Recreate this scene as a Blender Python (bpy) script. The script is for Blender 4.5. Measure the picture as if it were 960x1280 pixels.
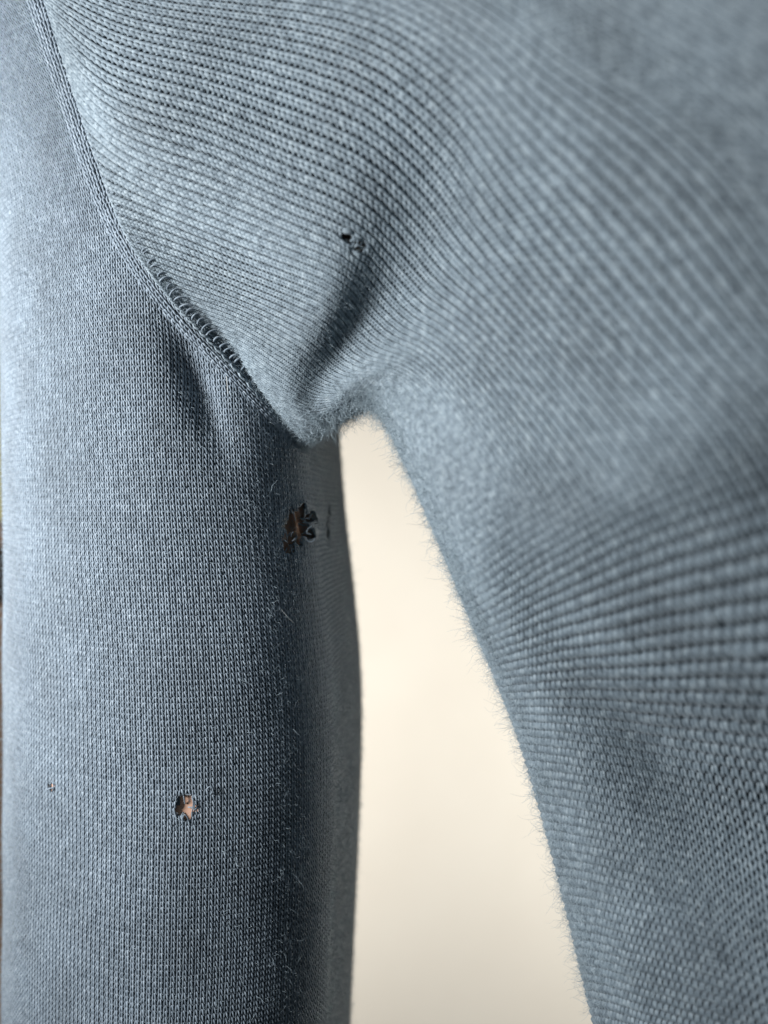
import bpy, math
import numpy as np

rng = np.random.default_rng(7)
scene = bpy.context.scene
for o in list(bpy.data.objects):
    bpy.data.objects.remove(o)

# ------------------------------------------------------------------ camera, light, exposure
FPX = 961.0                                   # focal length in pixels of a 960 x 1280 picture
cam_d = bpy.data.cameras.new('camera')
cam = bpy.data.objects.new('camera', cam_d)
scene.collection.objects.link(cam)
cam.location = (0, 0, 0)
cam.rotation_euler = (math.radians(90), 0, 0)
cam_d.sensor_fit = 'VERTICAL'
cam_d.sensor_height = 34.6
cam_d.sensor_width = 25.95
cam_d.lens = FPX / 1280 * 34.6
cam_d.clip_start = 0.005
cam_d.clip_end = 20
cam_d.dof.use_dof = True
cam_d.dof.focus_distance = 0.189
cam_d.dof.aperture_fstop = 6.3
scene.camera = cam

world = bpy.data.worlds.new('World')
scene.world = world
world.use_nodes = True
wb = world.node_tree.nodes['Background']
wb.inputs[0].default_value = (0.80, 0.92, 1.0, 1)
wb.inputs[1].default_value = 0.05


def area(name, loc, target, sx, sy, watts, col):
    d = bpy.data.lights.new(name, 'AREA')
    d.shape = 'RECTANGLE'
    d.size, d.size_y = sx, sy
    d.energy = watts
    d.color = col
    o = bpy.data.objects.new(name, d)
    scene.collection.objects.link(o)
    o.location = loc
    v = np.array(target) - np.array(loc)
    import mathutils
    o.rotation_euler = mathutils.Vector(v).to_track_quat('-Z', 'Y').to_euler()
    return o


key = area('window_light', (-0.30, 0.045, 0.06), (-0.065, 0.21, 0.0), 0.09, 0.14, 1.12, (0.985, 0.99, 1.0))
key.data.spread = math.radians(112)
for sx in (-0.85, 1.0):                       # two added fill lamps, out of view, brightening the wall from both sides
    area('wall_fill_light', (sx, 0.32, -0.27), (sx, 0.80, -0.27), 0.3, 0.3, 25.0, (1.0, 0.98, 0.945))

scene.view_settings.view_transform = 'Standard'
scene.view_settings.look = 'None'
scene.view_settings.exposure = 0.0
scene.view_settings.gamma = 1.0
scene.view_settings.use_curve_mapping = False
scene.cycles.max_bounces = 6
scene.cycles.use_denoising = True


# ------------------------------------------------------------------ materials
def new_mat(name):
    m = bpy.data.materials.new(name)
    m.use_nodes = True
    nt = m.node_tree
    return m, nt, nt.nodes['Principled BSDF']


def wool(name, c_dark, c_mid, c_light, scale=900.0, sheen=0.25, bump=0.25):
    m, nt, b = new_mat(name)
    tc = nt.nodes.new('ShaderNodeTexCoord')
    n1 = nt.nodes.new('ShaderNodeTexNoise')
    n1.inputs['Scale'].default_value = scale
    n1.inputs['Detail'].default_value = 3.0
    n2 = nt.nodes.new('ShaderNodeTexNoise')
    n2.inputs['Scale'].default_value = 55.0
    n2.inputs['Detail'].default_value = 3.0
    r = nt.nodes.new('ShaderNodeValToRGB')
    r.color_ramp.elements[0].position = 0.30
    r.color_ramp.elements[0].color = (*c_dark, 1)
    r.color_ramp.elements[1].position = 0.72
    r.color_ramp.elements[1].color = (*c_light, 1)
    e = r.color_ramp.elements.new(0.5)
    e.color = (*c_mid, 1)
    hs = nt.nodes.new('ShaderNodeHueSaturation')
    mr = nt.nodes.new('ShaderNodeMapRange')
    mr.inputs[1].default_value = 0.3
    mr.inputs[2].default_value = 0.7
    mr.inputs[3].default_value = 0.85
    mr.inputs[4].default_value = 1.13
    bp = nt.nodes.new('ShaderNodeBump')
    bp.inputs['Strength'].default_value = bump
    bp.inputs['Distance'].default_value = 0.0002
    n3 = nt.nodes.new('ShaderNodeTexNoise')
    n3.inputs['Scale'].default_value = 5200.0
    L = nt.links.new
    for n in (n1, n2, n3):
        L(tc.outputs['Object'], n.inputs['Vector'])
    L(n1.outputs['Fac'], r.inputs['Fac'])
    L(r.outputs['Color'], hs.inputs['Color'])
    L(n2.outputs['Fac'], mr.inputs[0])
    L(mr.outputs[0], hs.inputs['Value'])
    L(hs.outputs['Color'], b.inputs['Base Color'])
    L(n3.outputs['Fac'], bp.inputs['Height'])
    L(bp.outputs['Normal'], b.inputs['Normal'])
    b.inputs['Roughness'].default_value = 0.62
    b.inputs['Specular IOR Level'].default_value = 0.35
    b.inputs['Sheen Weight'].default_value = sheen
    b.inputs['Sheen Roughness'].default_value = 0.5
    b.inputs['Sheen Tint'].default_value = (0.85, 0.93, 1.0, 1)
    return m


M_YARN = wool('wool_yarn', (0.100, 0.130, 0.160), (0.170, 0.214, 0.257), (0.268, 0.320, 0.368))
M_BODY = wool('wool_yarn_body', (0.098, 0.130, 0.155), (0.163, 0.209, 0.243), (0.262, 0.318, 0.352), scale=700)
M_BACK = wool('wool_gap_shade', (0.03, 0.045, 0.06), (0.05, 0.07, 0.085), (0.08, 0.11, 0.13), sheen=0.1)  # liner wool darkened: shade between the stitches put into its colour


def fibre(name, col, rough=0.6):
    m, nt, b = new_mat(name)
    b.inputs['Base Color'].default_value = (*col, 1)
    b.inputs['Roughness'].default_value = rough
    b.inputs['Specular IOR Level'].default_value = 0.3
    return m


M_FUZZ = fibre('wool_fuzz', (0.30, 0.37, 0.41))
M_LINT = fibre('pale_lint', (0.75, 0.76, 0.74))

M_SKIN, nt, b = new_mat('skin')
n = nt.nodes.new('ShaderNodeTexNoise')
n.inputs['Scale'].default_value = 120
r = nt.nodes.new('ShaderNodeValToRGB')
r.color_ramp.elements[0].color = (0.58, 0.33, 0.22, 1)
r.color_ramp.elements[1].color = (0.78, 0.50, 0.37, 1)
nt.links.new(n.outputs['Fac'], r.inputs['Fac'])
nt.links.new(r.outputs['Color'], b.inputs['Base Color'])
b.inputs['Roughness'].default_value = 0.5

M_WALL, nt, b = new_mat('cream_plaster')
tc = nt.nodes.new('ShaderNodeTexCoord')
n = nt.nodes.new('ShaderNodeTexNoise')
n.inputs['Scale'].default_value = 9
n.inputs['Detail'].default_value = 5
r = nt.nodes.new('ShaderNodeValToRGB')
r.color_ramp.elements[0].position = 0.3
r.color_ramp.elements[0].color = (0.755, 0.705, 0.615, 1)
r.color_ramp.elements[1].position = 0.7
r.color_ramp.elements[1].color = (0.79, 0.745, 0.655, 1)
n2 = nt.nodes.new('ShaderNodeTexNoise')
n2.inputs['Scale'].default_value = 260
bp = nt.nodes.new('ShaderNodeBump')
bp.inputs['Strength'].default_value = 0.12
bp.inputs['Distance'].default_value = 0.002
nt.links.new(tc.outputs['Object'], n.inputs['Vector'])
nt.links.new(tc.outputs['Object'], n2.inputs['Vector'])
nt.links.new(n.outputs['Fac'], r.inputs['Fac'])
nt.links.new(r.outputs['Color'], b.inputs['Base Color'])
nt.links.new(n2.outputs['Fac'], bp.inputs['Height'])
nt.links.new(bp.outputs['Normal'], b.inputs['Normal'])
b.inputs['Roughness'].default_value = 0.9

M_WOOD, nt, b = new_mat('brown_wood')
tc = nt.nodes.new('ShaderNodeTexCoord')
mp = nt.nodes.new('ShaderNodeMapping')
mp.inputs['Scale'].default_value = (90, 90, 6)
n = nt.nodes.new('ShaderNodeTexNoise')
n.inputs['Scale'].default_value = 1.0
n.inputs['Detail'].default_value = 6
r = nt.nodes.new('ShaderNodeValToRGB')
r.color_ramp.elements[0].position = 0.3
r.color_ramp.elements[0].color = (0.10, 0.052, 0.026, 1)
r.color_ramp.elements[1].position = 0.75
r.color_ramp.elements[1].color = (0.34, 0.20, 0.11, 1)
nt.links.new(tc.outputs['Object'], mp.inputs['Vector'])
nt.links.new(mp.outputs['Vector'], n.inputs['Vector'])
nt.links.new(n.outputs['Fac'], r.inputs['Fac'])
nt.links.new(r.outputs['Color'], b.inputs['Base Color'])
b.inputs['Roughness'].default_value = 0.55
M_BOARD = fibre('yellow_green_paint', (0.20, 0.185, 0.085), 0.6)
M_DARK = fibre('dark_iron', (0.018, 0.013, 0.010), 0.5)


# ------------------------------------------------------------------ helpers
def unproj(px, py, d):
    px, py, d = np.broadcast_arrays(np.asarray(px, float), np.asarray(py, float), np.asarray(d, float))
    return np.stack([(px - 480) / FPX * d, d, (640 - py) / FPX * d], -1)


def proj(P):
    return 480 + FPX * P[..., 0] / P[..., 1], 640 - FPX * P[..., 2] / P[..., 1]


def basis(nodes, x):
    """matrix of a natural cubic spline through nodes (linear in the data), linear outside"""
    nodes = np.asarray(nodes, float)
    x = np.asarray(x, float)
    n = len(nodes)
    h = np.diff(nodes)
    A = np.eye(n)
    B = np.zeros((n, n))
    for i in range(1, n - 1):
        A[i, i - 1] = h[i - 1] / 6
        A[i, i] = (h[i - 1] + h[i]) / 3
        A[i, i + 1] = h[i] / 6
        B[i, i - 1] = 1 / h[i - 1]
        B[i, i] = -1 / h[i - 1] - 1 / h[i]
        B[i, i + 1] = 1 / h[i]
    M = np.linalg.solve(A, B)
    k = np.clip(np.searchsorted(nodes, x, side='right') - 1, 0, n - 2)
    hk = h[k]
    a = (nodes[k + 1] - x) / hk
    b_ = (x - nodes[k]) / hk
    out = np.zeros((len(x), n))
    rows = np.arange(len(x))
    out[rows, k] += a
    out[rows, k + 1] += b_
    inside = (a >= 0) & (b_ >= 0)
    ca = np.where(inside, (a ** 3 - a) * hk ** 2 / 6, 0)
    cb = np.where(inside, (b_ ** 3 - b_) * hk ** 2 / 6, 0)
    out += ca[:, None] * M[k] + cb[:, None] * M[k + 1]
    return out


class Surf:
    """smooth sheet through a net of nodes; u = wale number, v = course number"""
    def __init__(self, un, vn, G, flip=1.0, extra=None):
        self.un, self.vn, self.G, self.flip, self.extra = un, vn, G, flip, extra

    def P(self, u, v):
        na, nb = self.G.shape[:2]
        t = basis(self.un, u) @ self.G.reshape(na, nb * 3)
        t = t.reshape(len(u), nb, 3).transpose(0, 2, 1).reshape(len(u) * 3, nb)
        p = (t @ basis(self.vn, v).T).reshape(len(u), 3, len(v)).transpose(0, 2, 1)
        if self.extra is not None:
            p = p + self.extra(u[:, None], v[None, :], p)
        return p

    def frame(self, u, v):
        e = 0.05
        du = (self.P(u + e, v) - self.P(u - e, v)) / (2 * e)
        dv = (self.P(u, v + e) - self.P(u, v - e)) / (2 * e)
        N = np.cross(du, dv) * self.flip
        N /= np.linalg.norm(N, axis=-1, keepdims=True) + 1e-12
        return self.P(u, v), du, dv, N


def link(o, parent=None):
    scene.collection.objects.link(o)
    if parent is not None:
        o.parent = parent
    return o


def mesh_obj(name, V, F, mat, parent=None, smooth=True):
    """V (n,3); F (m,4) or (m,3)"""
    me = bpy.data.meshes.new(name)
    V = np.ascontiguousarray(V, np.float32)
    F = np.ascontiguousarray(F, np.int32)
    k = F.shape[1]
    me.vertices.add(len(V))
    me.vertices.foreach_set('co', V.ravel())
    me.loops.add(F.size)
    me.loops.foreach_set('vertex_index', F.ravel())
    me.polygons.add(len(F))
    me.polygons.foreach_set('loop_start', np.arange(0, F.size, k, dtype=np.int32))
    me.polygons.foreach_set('loop_total', np.full(len(F), k, np.int32))
    if smooth:
        me.polygons.foreach_set('use_smooth', np.ones(len(F), bool))
    me.update(calc_edges=True)
    me.materials.append(mat)
    return link(bpy.data.objects.new(name, me), parent)


def tubes(C, Nref, R, sides):
    """C (n,k,3) centre lines, Nref (n,k,3), R (n,k) -> V, F"""
    n, k, _ = C.shape
    T = np.gradient(C, axis=1)
    T /= np.linalg.norm(T, axis=-1, keepdims=True) + 1e-12
    S = np.cross(T, Nref)
    S /= np.linalg.norm(S, axis=-1, keepdims=True) + 1e-12
    U = np.cross(S, T)
    a = np.arange(sides) * 2 * math.pi / sides + math.pi / sides
    V = C[:, :, None] + R[:, :, None, None] * (np.cos(a)[None, None, :, None] * S[:, :, None]
                                             + np.sin(a)[None, None, :, None] * U[:, :, None])
    base = (np.arange(n) * k * sides)[:, None, None]
    i = (np.arange(k - 1) * sides)[None, :, None]
    j = np.arange(sides)[None, None, :]
    j2 = (j + 1) % sides
    F = np.stack([base + i + j, base + i + j2, base + i + sides + j2, base + i + sides + j], -1)
    return V.reshape(-1, 3), F.reshape(-1, 4)


def knit(S, u0, u1, v0, v1, keep, seg=8, sides=4, a=1.2, b=0.86, dz=0.20, rad=0.205, skew=0.12, toward=0.0, asym=0.0,
         hole=None, lift=0.0, jit=0.03, felt=None):
    """loops of yarn on the sheet S; returns per-stitch tubes: C, N, R, (i, j)"""
    us = np.arange(u0, u1)
    vs = np.arange(v0, v1)
    P0, du0, dv0, N0 = S.frame(us + 0.5, vs + 0.5)
    m = keep(P0, N0, us, vs)
    ii, jj = np.nonzero(m)
    # more samples on the legs (t = pi/2, 3 pi/2)
    t = np.linspace(0, 2 * math.pi, seg + 1)
    wl = np.linalg.norm(du0, axis=-1)
    hl = np.linalg.norm(dv0, axis=-1)
    sz = np.sqrt(wl * hl)
    rr = rad * np.minimum(np.maximum(wl, 0.8 * hl), 1.25 * sz)
    n = len(ii)
    jx = rng.normal(0, jit, n)
    jy = rng.normal(0, jit * 1.2, n)
    jr = 1 + rng.normal(0, 0.07, n)
    ft = felt(P0[ii, jj]) if felt is not None else np.zeros(n)
    jx = jx * (1 + 3.5 * ft)
    jy = jy * (1 + 3.5 * ft)
    C = np.zeros((n, len(t), 3))
    NN = np.zeros((n, len(t), 3))
    for k, tk in enumerate(t):
        y = -b * math.cos(tk)
        x = tk / (2 * math.pi) + a / (2 * math.pi) * math.sin(2 * tk) + skew * y + toward * math.sin(tk)
        z = -dz * math.cos(2 * tk) - asym * math.sin(tk)
        P, du, dv, N = S.frame(us + x, vs + 0.5 + y)
        p = P[ii, jj]
        nn = N[ii, jj]
        mid = math.sin(tk / 2) ** 2            # jitter fades at the joints
        p = p + nn * ((z * (1 - 0.75 * ft) + lift) * sz[ii, jj])[:, None]
        p = p + du[ii, jj] * (jx * mid)[:, None] + dv[ii, jj] * (jy * mid)[:, None]
        C[:, k] = p
        NN[:, k] = nn
    R = (rr[ii, jj] * jr)[:, None] * np.ones(len(t))[None]
    if hole is not None:
        C = hole(C)
    return C, NN, R, us[ii], vs[jj]


def fuzz(name, S, count, u0, u1, v0, v1, keep, parent, mat, lmin, lmax, rad, dens=None, up=0.7):
    u = rng.uniform(u0, u1, count)
    v = rng.uniform(v0, v1, count)
    P = np.zeros((count, 3))
    N = np.zeros((count, 3))
    A = np.zeros((count, 3))
    B = np.zeros((count, 3))
    un = np.linspace(u0, u1, 160)
    vn = np.linspace(v0, v1, 200)
    Pg, dug, dvg, Ng = S.frame(un, vn)
    fu = (u - u0) / (u1 - u0) * (len(un) - 1)
    fv = (v - v0) / (v1 - v0) * (len(vn) - 1)
    iu = np.clip(fu.astype(int), 0, len(un) - 2)
    iv = np.clip(fv.astype(int), 0, len(vn) - 2)
    a = (fu - iu)[:, None]
    b_ = (fv - iv)[:, None]

    def bil(G):
        return ((1 - a) * (1 - b_) * G[iu, iv] + a * (1 - b_) * G[iu + 1, iv]
                + (1 - a) * b_ * G[iu, iv + 1] + a * b_ * G[iu + 1, iv + 1])
    P, N, A, B = bil(Pg), bil(Ng), bil(dug), bil(dvg)
    for X in (N, A, B):
        X /= np.linalg.norm(X, axis=-1, keepdims=True) + 1e-12
    m = keep(P, N)
    if dens is not None:
        m &= rng.random(count) < dens(P, N)
    P, N, A, B = P[m], N[m], A[m], B[m]
    n = len(P)
    K = 6
    th = rng.uniform(0, 2 * math.pi, n)
    d = np.cos(th)[:, None] * A + np.sin(th)[:, None] * B + N * rng.uniform(0.05, up * 2, n)[:, None]
    d /= np.linalg.norm(d, axis=-1, keepdims=True)
    ln = rng.uniform(lmin, lmax, n) * rng.uniform(0.5, 1, n)
    pts = np.zeros((n, K, 3))
    p = P + N * 0.00025
    for k in range(K):
        pts[:, k] = p
        d = d + rng.normal(0, 0.42, (n, 3)) - N * 0.10 * (k / K)
        d /= np.linalg.norm(d, axis=-1, keepdims=True)
        p = p + d * (ln / (K - 1))[:, None]
    cu = bpy.data.hair_curves.new(name)
    cu.add_curves([K] * n)
    cu.position_data.foreach_set('vector', pts.astype(np.float32).ravel())
    at = cu.attributes.get('radius') or cu.attributes.new('radius', 'FLOAT', 'POINT')
    rr = np.linspace(1, 0.35, K)[None] * rng.uniform(0.7, 1.3, n)[:, None] * rad
    at.data.foreach_set('value', rr.astype(np.float32).ravel())
    cu.materials.append(mat)
    o = link(bpy.data.objects.new(name, cu), parent)
    o['kind'] = 'stuff'
    return o


def grid_mesh(name, S, u, v, keep, mat, parent, off=0.0, thick=None):
    P, du, dv, N = S.frame(u, v)
    V = P + N * off
    nu, nv = len(u), len(v)
    idx = np.arange(nu * nv).reshape(nu, nv)
    F = np.stack([idx[:-1, :-1], idx[1:, :-1], idx[1:, 1:], idx[:-1, 1:]], -1).reshape(-1, 4)
    m = keep(P).ravel()
    F = F[m[F].all(1)]
    used = np.unique(F)
    re = np.full(nu * nv, -1)
    re[used] = np.arange(len(used))
    return mesh_obj(name, V.reshape(-1, 3)[used], re[F], mat, parent)


def smooth_noise(seed, k, amp):
    """sum of random plane waves over (u, v): gentle unevenness of cloth"""
    g = np.random.default_rng(seed)
    fu, fv, ph, am = g.normal(0, k, 9), g.normal(0, k, 9), g.uniform(0, 6.28, 9), g.uniform(0.4, 1, 9)

    def f(u, v):
        s = 0
        for i in range(9):
            s = s + am[i] * np.sin(fu[i] * u + fv[i] * v + ph[i])
        return s * amp / 3
    return f


# ------------------------------------------------------------------ the setting
def box(name, lo, hi, mat, parent=None):
    lo, hi = np.array(lo, float), np.array(hi, float)
    V = np.array([[x, y, z] for x in (lo[0], hi[0]) for y in (lo[1], hi[1]) for z in (lo[2], hi[2])])
    F = np.array([[0, 1, 3, 2], [4, 6, 7, 5], [0, 4, 5, 1], [2, 3, 7, 6], [0, 2, 6, 4], [1, 5, 7, 3]])
    return mesh_obj(name, V, F, mat, parent, smooth=False)


wall = box('wall', (-1.6, 0.80, -1.3), (1.6, 0.90, 1.3), M_WALL)
wall['kind'] = 'structure'
wall['label'] = 'plain cream plaster wall behind the sweater'

post = bpy.data.objects.new('wooden_post', None)
link(post)
post.location = (-0.29, 0.50, -0.5)
post['label'] = 'brown wooden post just showing beside the outer edge of the sleeve'
post['category'] = 'post'


def post_box(name, lo, hi, mat):
    o = box(name, np.array(lo) - np.array(post.location), np.array(hi) - np.array(post.location), mat, post)
    bv = o.modifiers.new('bevel', 'BEVEL')
    bv.width = 0.003
    bv.segments = 2
    return o


board = box('painted_board', (-0.60, 0.770, -0.9), (-0.26, 0.796, 0.9), M_BOARD)
board['label'] = 'pale yellow-green painted board on the wall behind the wooden post'
board['category'] = 'board'
post_box('shaft', (-0.33, 0.47, -0.60), (-0.215, 0.53, -0.055), M_WOOD)
post_box('collar', (-0.335, 0.465, -0.055), (-0.21, 0.535, -0.024), M_DARK)
post_box('cap', (-0.33, 0.47, -0.024), (-0.215, 0.53, -0.006), M_WOOD)

# ------------------------------------------------------------------ sleeve sheet
# cross-section nodes: (pixel column on the Z = 0 level, depth)
PROFILE = [(26, 0.270), (11, 0.256), (5, 0.242), (8, 0.227), (24, 0.211), (62, 0.199), (120, 0.1905), (200, 0.1865), (270, 0.1878),
           (330, 0.1914), (372, 0.1970), (395, 0.2025), (406, 0.2115), (422, 0.2330), (439, 0.2580), (436, 0.2780)]
prof = unproj([p[0] for p in PROFILE], 640, [p[1] for p in PROFILE])
back = np.array([[-0.040, 0.302, 0], [-0.078, 0.304, 0], [-0.108, 0.288, 0]])
ring = np.concatenate([prof, back, prof[:1]])
acc = np.concatenate([[0], np.cumsum(np.linalg.norm(np.diff(ring, axis=0), axis=1))])
SW, SH = 0.00142, 0.00141                    # wale width, course height of the sleeve
dense = basis(acc, np.linspace(0, acc[-1], 900)) @ ring
dacc = np.concatenate([[0], np.cumsum(np.linalg.norm(np.diff(dense, axis=0), axis=1))])
NU = 44
ringN = np.stack([np.interp(np.linspace(0, dacc[-1], NU), dacc, dense[:, k]) for k in range(3)], -1)
WALES = dacc[-1] / SW
un_s = np.linspace(0, WALES, NU)
frac_front = acc[len(prof) - 1] / acc[-1]

Zl = np.array([0.175, 0.145, 0.115, 0.085, 0.055, 0.025, 0.0, -0.03, -0.06, -0.09, -0.12, -0.155, -0.20])
# sideways lean of the whole tube, and change of its right flank, by height
shift = np.array([-0.045, -0.027, -0.012, -0.004, -0.001, -0.0006, 0.0, 0.0002, 0.0003, 0.0002, 0.0, -0.0003, -0.0008])
widen = np.array([0.94, 0.945, 0.945, 0.945, 0.945, 0.957, 0.970, 1.0, 1.02, 1.019, 1.01, 0.997, 0.985])
G = np.zeros((NU, len(Zl), 3))
x_left = -0.1145
for j, z in enumerate(Zl):
    G[:, j, 0] = x_left + (ringN[:, 0] - x_left) * widen[j] + shift[j]
    G[:, j, 1] = ringN[:, 1] + 0.004 * max(0, (z - 0.05) / 0.1)
    G[:, j, 2] = z
vn_s = (Zl[0] - Zl) / SH                      # course number grows downwards
sl_noise = smooth_noise(3, 0.055, 0.0009)
sl_noise2 = smooth_noise(5, 0.16, 0.00022)


def sleeve_extra(u, v, p):
    px, py = proj(p)
    n = sl_noise(u, v) + sl_noise2(u, v)
    d = np.zeros_like(p)
    # the crease that runs down from the seam
    cx = 205 + (py - 400) * 0.34
    w = np.exp(-((px - cx - 12) / 26) ** 2) * np.exp(-((py - 480) / 75) ** 2)
    d[..., 1] = n + 0.0042 * w
    return d


SLEEVE = Surf(un_s, vn_s, G, flip=1.0, extra=sleeve_extra)
tst = SLEEVE.frame(np.array([WALES * 0.25]), np.array([100.0]))[3][0, 0]
if tst[1] > 0:
    SLEEVE.flip = -1.0

# the armhole seam, seen from the front: pixel polyline
SEAM = np.array([(-10, -170), (22, -85), (48, -5), (74, 75), (98, 150), (120, 215), (146, 280), (180, 338), (226, 396),
                 (278, 450), (326, 500), (358, 536), (380, 566)], float)


def seam_y(px):
    return np.interp(px, SEAM[:, 0], SEAM[:, 1])


def sleeve_side(P):
    px, py = proj(P)
    fr = P[..., 1] < 0.240
    y = np.where(px < 380, seam_y(px), 520.0)
    return np.where(fr, py > y, py > 380)


ud = np.linspace(0, WALES, 500)
vd = np.linspace(0, vn_s[-1], 260)
SP = SLEEVE.P(ud, vd)
frontm = SP[..., 1] < 0.25
spx, spy = proj(SP)
sflat = np.stack([spx[frontm], spy[frontm], SP[frontm][:, 1]], -1)


def sleeve_depth(px, py):
    d2 = (sflat[:, 0] - px) ** 2 + (sflat[:, 1] - py) ** 2
    i = np.argsort(d2)[:6]
    return float(np.average(sflat[i, 2], weights=1 / (d2[i] + 0.5)))


# holes: (px, py, radius x, radius y) as worn spots of each sheet
S_HOLES = [(233, 1008, 9.5, 13), (223, 1013, 5, 6), (66, 984, 3.5, 4.5), (371, 657, 13, 20), (361, 676, 7, 16), (386, 647, 10, 7),
           (386, 667, 9, 6), (377, 638, 5, 10), (409, 662, 2.0, 15), (411, 640, 1.6, 8)]
B_HOLES = [(435, 297, 10, 8), (449, 308, 11, 10)]


def in_hole(P, holes, grow=1.0, slack=0.0):
    px, py = proj(P)
    m = np.zeros(px.shape, bool)
    for hx, hy, rx, ry in holes:
        ex, ey = (px - hx) / (rx * grow + slack), (py - hy) / (ry * grow + slack)
        m |= ex ** 2 + ey ** 2 < 1 + 0.45 * np.sin(5 * np.arctan2(ey, ex) + hx)
    return m


def pull_open(holes, far):
    """yarn next to a worn spot is drawn back round its rim"""
    def f(C):
        C = C.copy()
        for hx, hy, rx, ry in holes:
            px, py = proj(C)
            dx, dy = (px - hx) / rx, (py - hy) / ry
            r = np.sqrt(dx * dx + dy * dy) + 1e-6
            act = (r < 2.0) & (C[..., 1] < far)
            # radii 0.6..2 squeezed to 0.95..2
            r2 = np.where(act, np.maximum(r, 0.95 + (r - 0.6) * (1.05 / 1.4)), r)
            r2 = np.where(act & (r < 0.6), 0.95, r2)
            k = (r2 / r - 1)
            C[..., 0] += np.where(act, dx * rx * k, 0) / FPX * C[..., 1]
            C[..., 2] -= np.where(act, dy * ry * k, 0) / FPX * C[..., 1]
        return C
    return f


# ------------------------------------------------------------------ sweater
sweater = bpy.data.objects.new('sweater', None)
link(sweater)
sweater['label'] = 'worn blue-grey knitted wool sweater with moth holes at its underarm'
sweater['category'] = 'sweater'

u_first, u_last = 3, int(WALES * frac_front) - 1
v_first = int((Zl[0] - 0.150) / SH)
v_last = int((Zl[0] + 0.192) / SH)


def in_frame(P, mx=70):
    px, py = proj(P)
    return (px > -mx) & (px < 960 + mx) & (py > -mx) & (py < 1280 + mx)


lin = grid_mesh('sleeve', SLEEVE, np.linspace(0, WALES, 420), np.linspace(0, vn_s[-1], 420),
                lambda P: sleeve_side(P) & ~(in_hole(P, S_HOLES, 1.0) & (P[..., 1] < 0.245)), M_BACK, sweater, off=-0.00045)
lin['label'] = 'straight sleeve of fine stockinette with three moth holes'
so = lin.modifiers.new('cloth', 'SOLIDIFY')
so.thickness = 0.0004
so.offset = -1

C, NN, R, _, _ = knit(SLEEVE, u_first, u_last, v_first, v_last,
                      lambda P, N, u, v: sleeve_side(P) & in_frame(P, 90) & ~(in_hole(P, S_HOLES, 0.85) & (P[..., 1] < 0.245)),
                      hole=pull_open(S_HOLES, 0.245), rad=0.195, skew=0.16, asym=0.03, dz=0.22, a=1.55, b=0.72)
V, F = tubes(C, NN, R, 4)
o = mesh_obj('knit_stitches', V, F, M_YARN, lin)
o['kind'] = 'stuff'
print('sleeve stitches', len(C), 'tris', len(F) * 2)

# ------------------------------------------------------------------ body sheet
un_b = [-37, -23, -11, 0, 9, 20, 28, 36, 44, 52, 60, 72]
vn_b = [0, 10, 26, 46, 56, 64, 76, 94, 106, 120, 133, 150, 172]
PXY = [
 [(-40, -360), (60, -320), (220, -285), (430, -290), (600, -280), (740, -240), (880, -160), (1170, 30), (1330, 220), (1490, 460), (1620, 1000), (1680, 1330), (1740, 1640)],
 [(-5, -230), (85, -185), (220, -150), (400, -155), (540, -140), (650, -105), (775, -30), (1020, 140), (1150, 310), (1290, 520), (1430, 990), (1480, 1300), (1540, 1580)],
 [(15, -130), (95, -85), (220, -64), (400, -55), (510, -35), (600, 12), (690, 82), (875, 235), (1000, 400), (1130, 590), (1270, 980), (1320, 1270), (1380, 1540)],
 [(40, -38), (125, -2), (250, 28), (400, 58), (485, 95), (550, 150), (606, 222), (715, 362), (830, 495), (950, 665), (1100, 965), (1160, 1230), (1220, 1490)],
 [(72, 55), (125, 110), (240, 155), (375, 212), (452, 250), (503, 298), (548, 350), (630, 425), (730, 548), (830, 703), (960, 950), (1010, 1185), (1070, 1435)],
 [(138, 256), (195, 274), (295, 314), (390, 352), (424, 372), (446, 398), (482, 430), (555, 475), (645, 595), (732, 742), (830, 932), (880, 1140), (940, 1390)],
 [(178, 334), (220, 350), (290, 376), (364, 412), (392, 430), (412, 450), (446, 468), (525, 497), (605, 618), (683, 762), (765, 922), (815, 1123), (872, 1367)],
 [(226, 394), (258, 407), (298, 424), (342, 452), (368, 470), (390, 486), (430, 490), (506, 512), (576, 638), (640, 783), (705, 915), (760, 1109), (818, 1349)],
 [(300, 473), (315, 482), (334, 493), (356, 506), (374, 514), (392, 518), (432, 505), (494, 525), (557, 650), (617, 793), (670, 912), (724, 1100), (780, 1336)],
 [(372, 556), (378, 554), (384, 551), (392, 546), (400, 541), (410, 534), (440, 515), (486, 534), (543, 660), (602, 801), (647, 910), (701, 1096), (757, 1330)],
 [(380, 548), (386, 545), (392, 541), (400, 536), (408, 530), (418, 523), (446, 508), (492, 526), (551, 654), (612, 800), (660, 912), (715, 1100), (772, 1335)],
 [(400, 500), (410, 498), (418, 496), (428, 492), (438, 487), (448, 482), (474, 476), (528, 505), (592, 640), (660, 800), (715, 920), (770, 1110), (830, 1345)],
]
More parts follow.
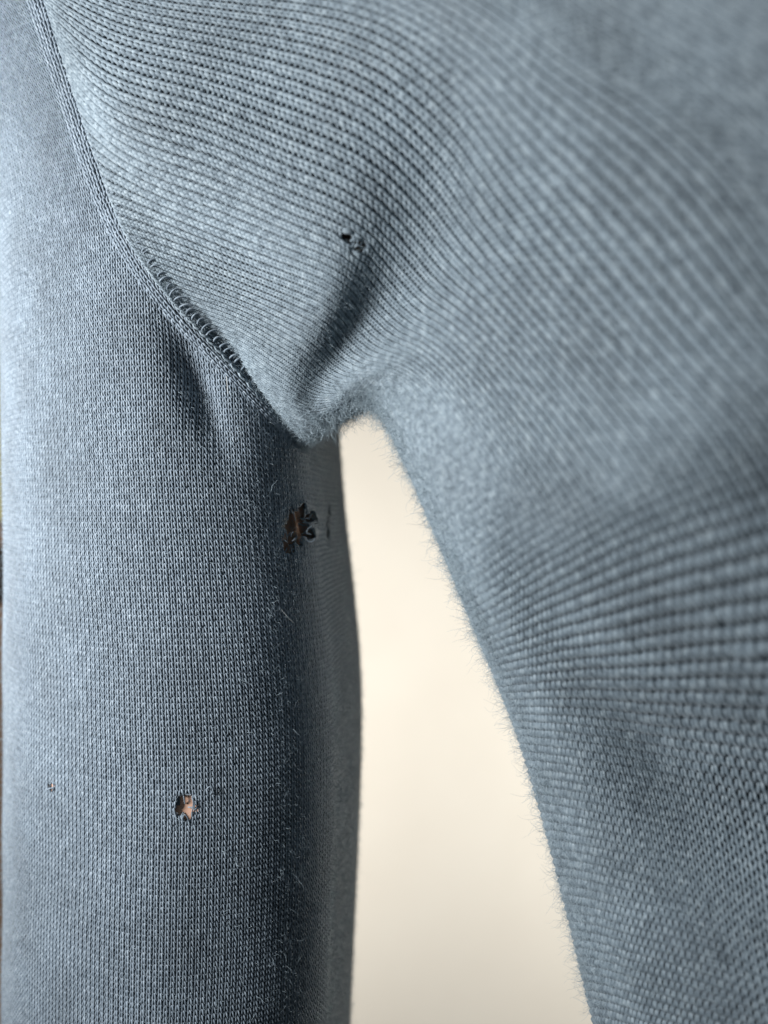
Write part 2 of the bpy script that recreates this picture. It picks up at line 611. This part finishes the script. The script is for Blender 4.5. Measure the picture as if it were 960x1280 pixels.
DEP = [
 [.200, .182, .152, .124, .108, .100, .093, .083, .082, .084, .092, .100, .112],
 [.192, .179, .158, .136, .122, .114, .106, .095, .091, .092, .100, .108, .120],
 [.188, .180, .165, .147, .135, .127, .119, .108, .100, .101, .110, .118, .130],
 [.186, .181, .172, .160, .152, .149, .143, .130, .116, .113, .143, .136, .140],
 [.186, .182, .174, .165, .161, .1632, .1585, .143, .130, .128, .155, .148, .150],
 [.187, .184, .178, .168, .167, .1718, .1675, .156, .145, .144, .1645, .158, .160],
 [.188, .186, .182, .174, .173, .1772, .173, .162, .152, .154, .1665, .163, .166],
 [.190, .189, .186, .181, .180, .1825, .178, .167, .158, .162, .170, .171, .174],
 [.194, .193, .191, .188, .187, .187, .182, .172, .166, .171, .177, .179, .182],
 [.202, .201, .199, .197, .196, .195, .189, .181, .177, .182, .188, .190, .193],
 [.212, .211, .210, .209, .208, .207, .203, .197, .194, .199, .205, .207, .210],
 [.240, .239, .238, .237, .236, .235, .232, .228, .225, .230, .235, .237, .240],
]
Gb = np.zeros((len(un_b), len(vn_b), 3))
for i in range(len(un_b)):
    for j in range(len(vn_b)):
        d = DEP[i][j]
        x, y = PXY[i][j]
        if j == 0 and i < 9:
            x += 3
            y -= 2
        if j == 0 and 2 < i < 10:
            d = sleeve_depth(x, y) - 0.0016
        Gb[i, j] = unproj(x, y, d)
bd_noise = smooth_noise(11, 0.06, 0.0006)
bd_noise2 = smooth_noise(13, 0.17, 0.00025)


def body_extra(u, v, p):
    d = np.zeros_like(p)
    d[..., 1] = (bd_noise(u, v) + bd_noise2(u, v)) * np.clip(v / 12, 0, 1)
    return d


def body_felt(P):
    px, py = proj(P)
    a1 = np.exp(-((px - 440) / 55) ** 2 - ((py - 505) / 45) ** 2)
    # a rubbed strip down the side, next to the underarm
    e = np.interp(py, [500, 560, 660, 800, 900], [470, 500, 543, 602, 645])
    a2 = np.exp(-((px - e) / 75) ** 2) * np.clip((880 - py) / 160, 0, 1) * (py > 480)
    return np.clip(np.maximum(0.6 * a1, 0.85 * a2), 0, 1)


BODY = Surf(np.array(un_b, float), np.array(vn_b, float), Gb, flip=1.0, extra=body_extra)
tst = BODY.frame(np.array([5.0]), np.array([40.0]))[3][0, 0]
if tst[1] > 0:
    BODY.flip = -1.0

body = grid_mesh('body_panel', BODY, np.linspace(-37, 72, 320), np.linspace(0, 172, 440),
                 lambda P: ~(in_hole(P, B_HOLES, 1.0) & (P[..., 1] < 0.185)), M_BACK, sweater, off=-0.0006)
body['label'] = 'side of the sweater body with ridged stretched knit and one hole'
so = body.modifiers.new('cloth', 'SOLIDIFY')
so.thickness = 0.0004
so.offset = -1

def body_keep(P, N, u, v):
    return in_frame(P, 110) & ~(in_hole(P, B_HOLES, 0.85) & (P[..., 1] < 0.185))


C, NN, R, wi, ci = knit(BODY, -37, 66, 0, 171, body_keep, seg=9, sides=5, dz=0.25, rad=0.205, skew=0.04, toward=0.07,
                        a=1.2, b=0.90, felt=body_felt, hole=pull_open(B_HOLES, 0.185))
# lower down the cloth is stretched sideways: the courses stand out instead of the wales
C2, _, R2, _, _ = knit(BODY, -37, 66, 0, 171, body_keep, seg=9, sides=5, dz=0.29, rad=0.225, skew=0.02, toward=-0.01,
                       a=1.5, b=0.56, felt=body_felt)
wz = np.clip((ci - 100 - 0.25 * np.clip(30 - wi, 0, 40)) / 18.0, 0, 0.85)
C = C + (C2 - C) * wz[:, None, None]
R = R + (R2 - R) * wz[:, None]
print('body stitches', len(C), 'tris', len(C) * 90)
for w in np.unique(wi):
    m = wi == w
    V, F = tubes(C[m], NN[m], R[m], 5)
    mesh_obj('wale', V, F, M_BODY, body)

# ------------------------------------------------------------------ seam band between sleeve and body
sd = SEAM[1:]
tan = np.gradient(sd, axis=0)
tan /= np.linalg.norm(tan, axis=1, keepdims=True)
nor = np.stack([-tan[:, 1], tan[:, 0]], -1)      # towards the sleeve (down-left)
hw = np.interp(np.arange(len(sd)), [0, 3, 7, 9, 11], [15, 14, 13, 11, 5])
Gs = np.zeros((4, len(sd), 3))
lift_s = [0.0002, 0.0009, 0.0011, 0.0008]
for a_i, k in enumerate((1.0, 0.35, -0.35, -1.0)):
    for j in range(len(sd)):
        x, y = sd[j] + nor[j] * hw[j] * k
        x0, y0 = sd[j] + nor[j] * max(hw[j] * k, 0)
        Gs[a_i, j] = unproj(x, y, sleeve_depth(x, y) - lift_s[a_i] - 0.0)
seam_len = np.concatenate([[0], np.cumsum(np.linalg.norm(np.diff(Gs[1], axis=0), axis=1))])
BAND = Surf(np.array([0, 1.35, 2.65, 4.0]), seam_len / 0.00150, Gs)
tst = BAND.frame(np.array([2.5]), np.array([40.0]))[3][0, 0]
if tst[1] > 0:
    BAND.flip = -1.0
nv_s = int(BAND.vn[-1])
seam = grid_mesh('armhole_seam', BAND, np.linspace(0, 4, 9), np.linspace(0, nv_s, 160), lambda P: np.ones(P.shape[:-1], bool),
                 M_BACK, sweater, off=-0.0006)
seam['label'] = 'raised diagonal linking seam joining sleeve to body'
C, NN, R, wi, ci = knit(BAND, 0, 4, 0, nv_s, lambda P, N, u, v: in_frame(P, 90), rad=0.2, skew=-0.12, a=1.5, b=0.75, dz=0.26, jit=0.07)
V, F = tubes(C, NN, R, 4)
o = mesh_obj('seam_stitches', V, F, M_YARN, seam)
o['kind'] = 'stuff'
# ladder of linking stitches that catch the edge of the body panel
s_at = np.arange(22, nv_s - 2, 1.25)
s_at = s_at + rng.normal(0, 0.16, len(s_at))
Pl, dul, dvl, Nl = BAND.frame(np.array([3.7]), s_at)
for k in range(len(s_at)):
    c0, A, B, N = Pl[0, k], dul[0, k], dvl[0, k], Nl[0, k]
    A = A / np.linalg.norm(A)
    B = B / np.linalg.norm(B)
    q = np.linspace(-1, 1, 8)
    L = 0.00115 * rng.uniform(0.75, 1.3)
    Cc = (c0 + A[None] * (q * L + 0.0003)[:, None] + B[None] * (q * L * rng.uniform(-0.1, 0.7) + 0.0004 * q ** 2)[:, None]
          + N[None] * ((1 - q ** 2) * 0.0006 + 0.0003 + 0.0007 * (q + 1) / 2)[:, None])
    V, F = tubes(Cc[None], np.broadcast_to(N, (1, 8, 3)), np.full((1, 8), 0.00026 * rng.uniform(0.85, 1.15)), 5)
    mesh_obj('linking_stitch', V, F, M_YARN, seam)

# ------------------------------------------------------------------ loose yarn at the worn spots
def loose(parent, cx, cy, d, specs, mat, name='broken_yarn'):
    """specs: list of pixel polylines with a bow towards the viewer"""
    for pts in specs:
        pts = np.array(pts, float)
        k = len(pts)
        P = unproj(cx + pts[:, 0], cy + pts[:, 1], d - pts[:, 2] * 0.001)
        Cc = basis(np.arange(k), np.linspace(0, k - 1, 6 * k)) @ P
        V, F = tubes(Cc[None], np.broadcast_to(np.array([0.1, -1, 0.13]), Cc.shape)[None], np.full((1, len(Cc)), 0.00017), 5)
        mesh_obj(name, V, F, mat, parent)


loose(lin, 232, 1009, sleeve_depth(232, 1009), [
    [(8, -14, 0), (9.5, -4, .8), (8, 8, .3), (10, 16, 0)],
    [(-4, 18, 0), (-2, 10, .6), (2, 12, .4), (4, 20, 0)],
    [(26, -22, 0), (31, -26, .4), (34, -22, .3), (31, -16, 0)]], M_YARN)
loose(lin, 66, 984, sleeve_depth(66, 984), [[(-7, 3, 0), (0, 1, .6), (8, 2, 0)], [(-1, -8, 0), (1, 0, .8), (-2, 8, 0)]], M_YARN)
loose(lin, 370, 662, sleeve_depth(370, 662), [
    [(8, 18, 0), (6, 12, .4), (11, 9, .5), (15, 14, .4), (21, 15, .3), (24, 11, 0)],
    [(-7, 30, 0), (-4, 26, .6), (-5, 20, .5), (-9, 19, 0)],
    [(20, -4, 0), (15, -1, .4), (14, 4, .4), (19, 6, 0)],
    [(-18, -8, 0), (-14, 0, .8), (-17, 10, .2)],
    [(-14, -22, 0), (-8, -26, .9), (-4, -20, .4)],
    [(-12, 44, 0), (-8, 38, .9), (-4, 44, .6), (-10, 50, 0)]], M_YARN)
loose(body, 440, 301, 0.1635, [
    [(-2, -9, 0), (3, -2, .6), (1, 6, .4), (-4, 8, 0)],
    [(4, -6, 0), (7, 1, .9), (4, 8, .2)],
    [(0, 4, 0), (8, 6, .6), (13, 2, 0)]], M_BODY)

def frayed(parent, holes, depth, n, mat, g):
    for hx, hy, rx, ry in holes:
        th0 = g.uniform(0, 6.28)
        for k in range(n):
            th = th0 + k * 6.28 / n + g.normal(0, 0.3)
            r0, r1 = 1.25, g.uniform(0.25, 0.75)
            q = np.linspace(0, 1, 5)
            r = r0 + (r1 - r0) * q
            w = g.normal(0, 0.35) * q * (1 - 0.4 * q)
            spec = [(rx * a_ * math.cos(th + b_), ry * a_ * math.sin(th + b_), 0.5 * math.sin(2.6 * c_) - 0.5 * c_)
                    for a_, b_, c_ in zip(r, w, q)]
            loose(parent, hx, hy, depth(hx, hy), [spec], mat)


gf = np.random.default_rng(21)
frayed(lin, [(371, 657, 14, 21), (361, 678, 7, 14), (386, 657, 11, 12)], sleeve_depth, 6, M_YARN, gf)
frayed(lin, [(232, 1009, 11, 14)], lambda x, y: sleeve_depth(x, y) + 0.0003, 3, M_YARN, gf)
frayed(lin, [(66, 984, 5, 6)], sleeve_depth, 4, M_YARN, gf)
frayed(body, [(441, 302, 15, 12)], lambda x, y: 0.1645, 6, M_BODY, gf)

# ------------------------------------------------------------------ fuzz
def slv_keep(P, N):
    return sleeve_side(P) & in_frame(P, 30)


def slv_dens(P, N):
    px, py = proj(P)
    return np.clip(0.18 + (px - 330) / 90, 0.18, 1.0)


fuzz('fuzz', SLEEVE, 110000, 2, u_last + 3, v_first, v_last, slv_keep, lin, M_FUZZ, 0.0010, 0.0032, 0.000034, slv_dens)


def bod_dens(P, N):
    px, py = proj(P)
    arm = np.exp(-((px - 440) / 80) ** 2 - ((py - 500) / 80) ** 2)
    edge = np.clip((P[..., 1] - 0.16) / 0.03, 0, 1) * (px > 440)
    return np.clip(0.2 + 0.4 * edge + 0.4 * body_felt(P), 0, 0.85) * (1 - 0.75 * np.clip(arm, 0, 1))


fuzz('fuzz', BODY, 130000, -20, 64, 0, 162, lambda P, N: in_frame(P, 30), body, M_FUZZ, 0.0010, 0.0034, 0.000034, bod_dens)

fuzz('stray_hairs', BODY, 5000, 44, 60, 62, 165, lambda P, N: in_frame(P, 20), body, M_FUZZ, 0.003, 0.008, 0.000030, up=0.9)
fuzz('stray_hairs', SLEEVE, 1200, 2, u_last + 3, v_first, v_last, slv_keep, lin, M_FUZZ, 0.003, 0.007, 0.000030, up=0.9)
for (x0, y0, x1, y1, s) in [(352, 762, 368, 779, 0), (283, 470, 285, 492, 0)]:
    d0 = sleeve_depth(x0, y0) - 0.0012
    d1 = sleeve_depth(x1, y1) - 0.0012
    P = unproj(np.linspace(x0, x1, 7), np.linspace(y0, y1, 7) + np.sin(np.linspace(0, 3.1, 7)) * 1.2, np.linspace(d0, d1, 7))
    V, F = tubes(P[None], np.broadcast_to(np.array([0.1, -1, 0.13]), P.shape)[None], np.full((1, 7), 0.00008), 4)
    o = mesh_obj('lint_fibre', V, F, M_LINT)
    o['category'] = 'lint'
    o['label'] = ('pale lint fibre lying on the shaded sleeve below the large hole' if x0 > 300
                  else 'pale lint fibre standing on the seam near the underarm')

# ------------------------------------------------------------------ wearer: arm inside the sleeve, flank inside the body
ua = np.linspace(0, WALES, 120)
va = np.linspace(0, vn_s[-1], 90)
Pa, _, _, Na = SLEEVE.frame(ua, va)
cen = Pa.mean(axis=0, keepdims=True)
sc_ = np.interp(-va * SH + Zl[0], [-0.10, -0.05, -0.03, 0.0], [0.988, 0.988, 0.90, 0.84])[None, :, None]
A1 = cen + (Pa - cen) * np.concatenate([sc_, sc_, np.ones_like(sc_)], -1)
Pb, _, _, Nb = BODY.frame(np.linspace(-37, 72, 80), np.linspace(40, 172, 110))
B1 = Pb - Nb * 0.007


def grid_faces(nu, nv, base):
    idx = np.arange(nu * nv).reshape(nu, nv) + base
    return np.stack([idx[:-1, :-1], idx[1:, :-1], idx[1:, 1:], idx[:-1, 1:]], -1).reshape(-1, 4)


F1 = grid_faces(120, 90, 0)
F2 = grid_faces(80, 110, 120 * 90)
person = mesh_obj('person', np.concatenate([A1.reshape(-1, 3), B1.reshape(-1, 3)]), np.concatenate([F1, F2]), M_SKIN)
person['label'] = 'person wearing the sweater, bare skin glimpsed through the sleeve holes'
person['category'] = 'person'
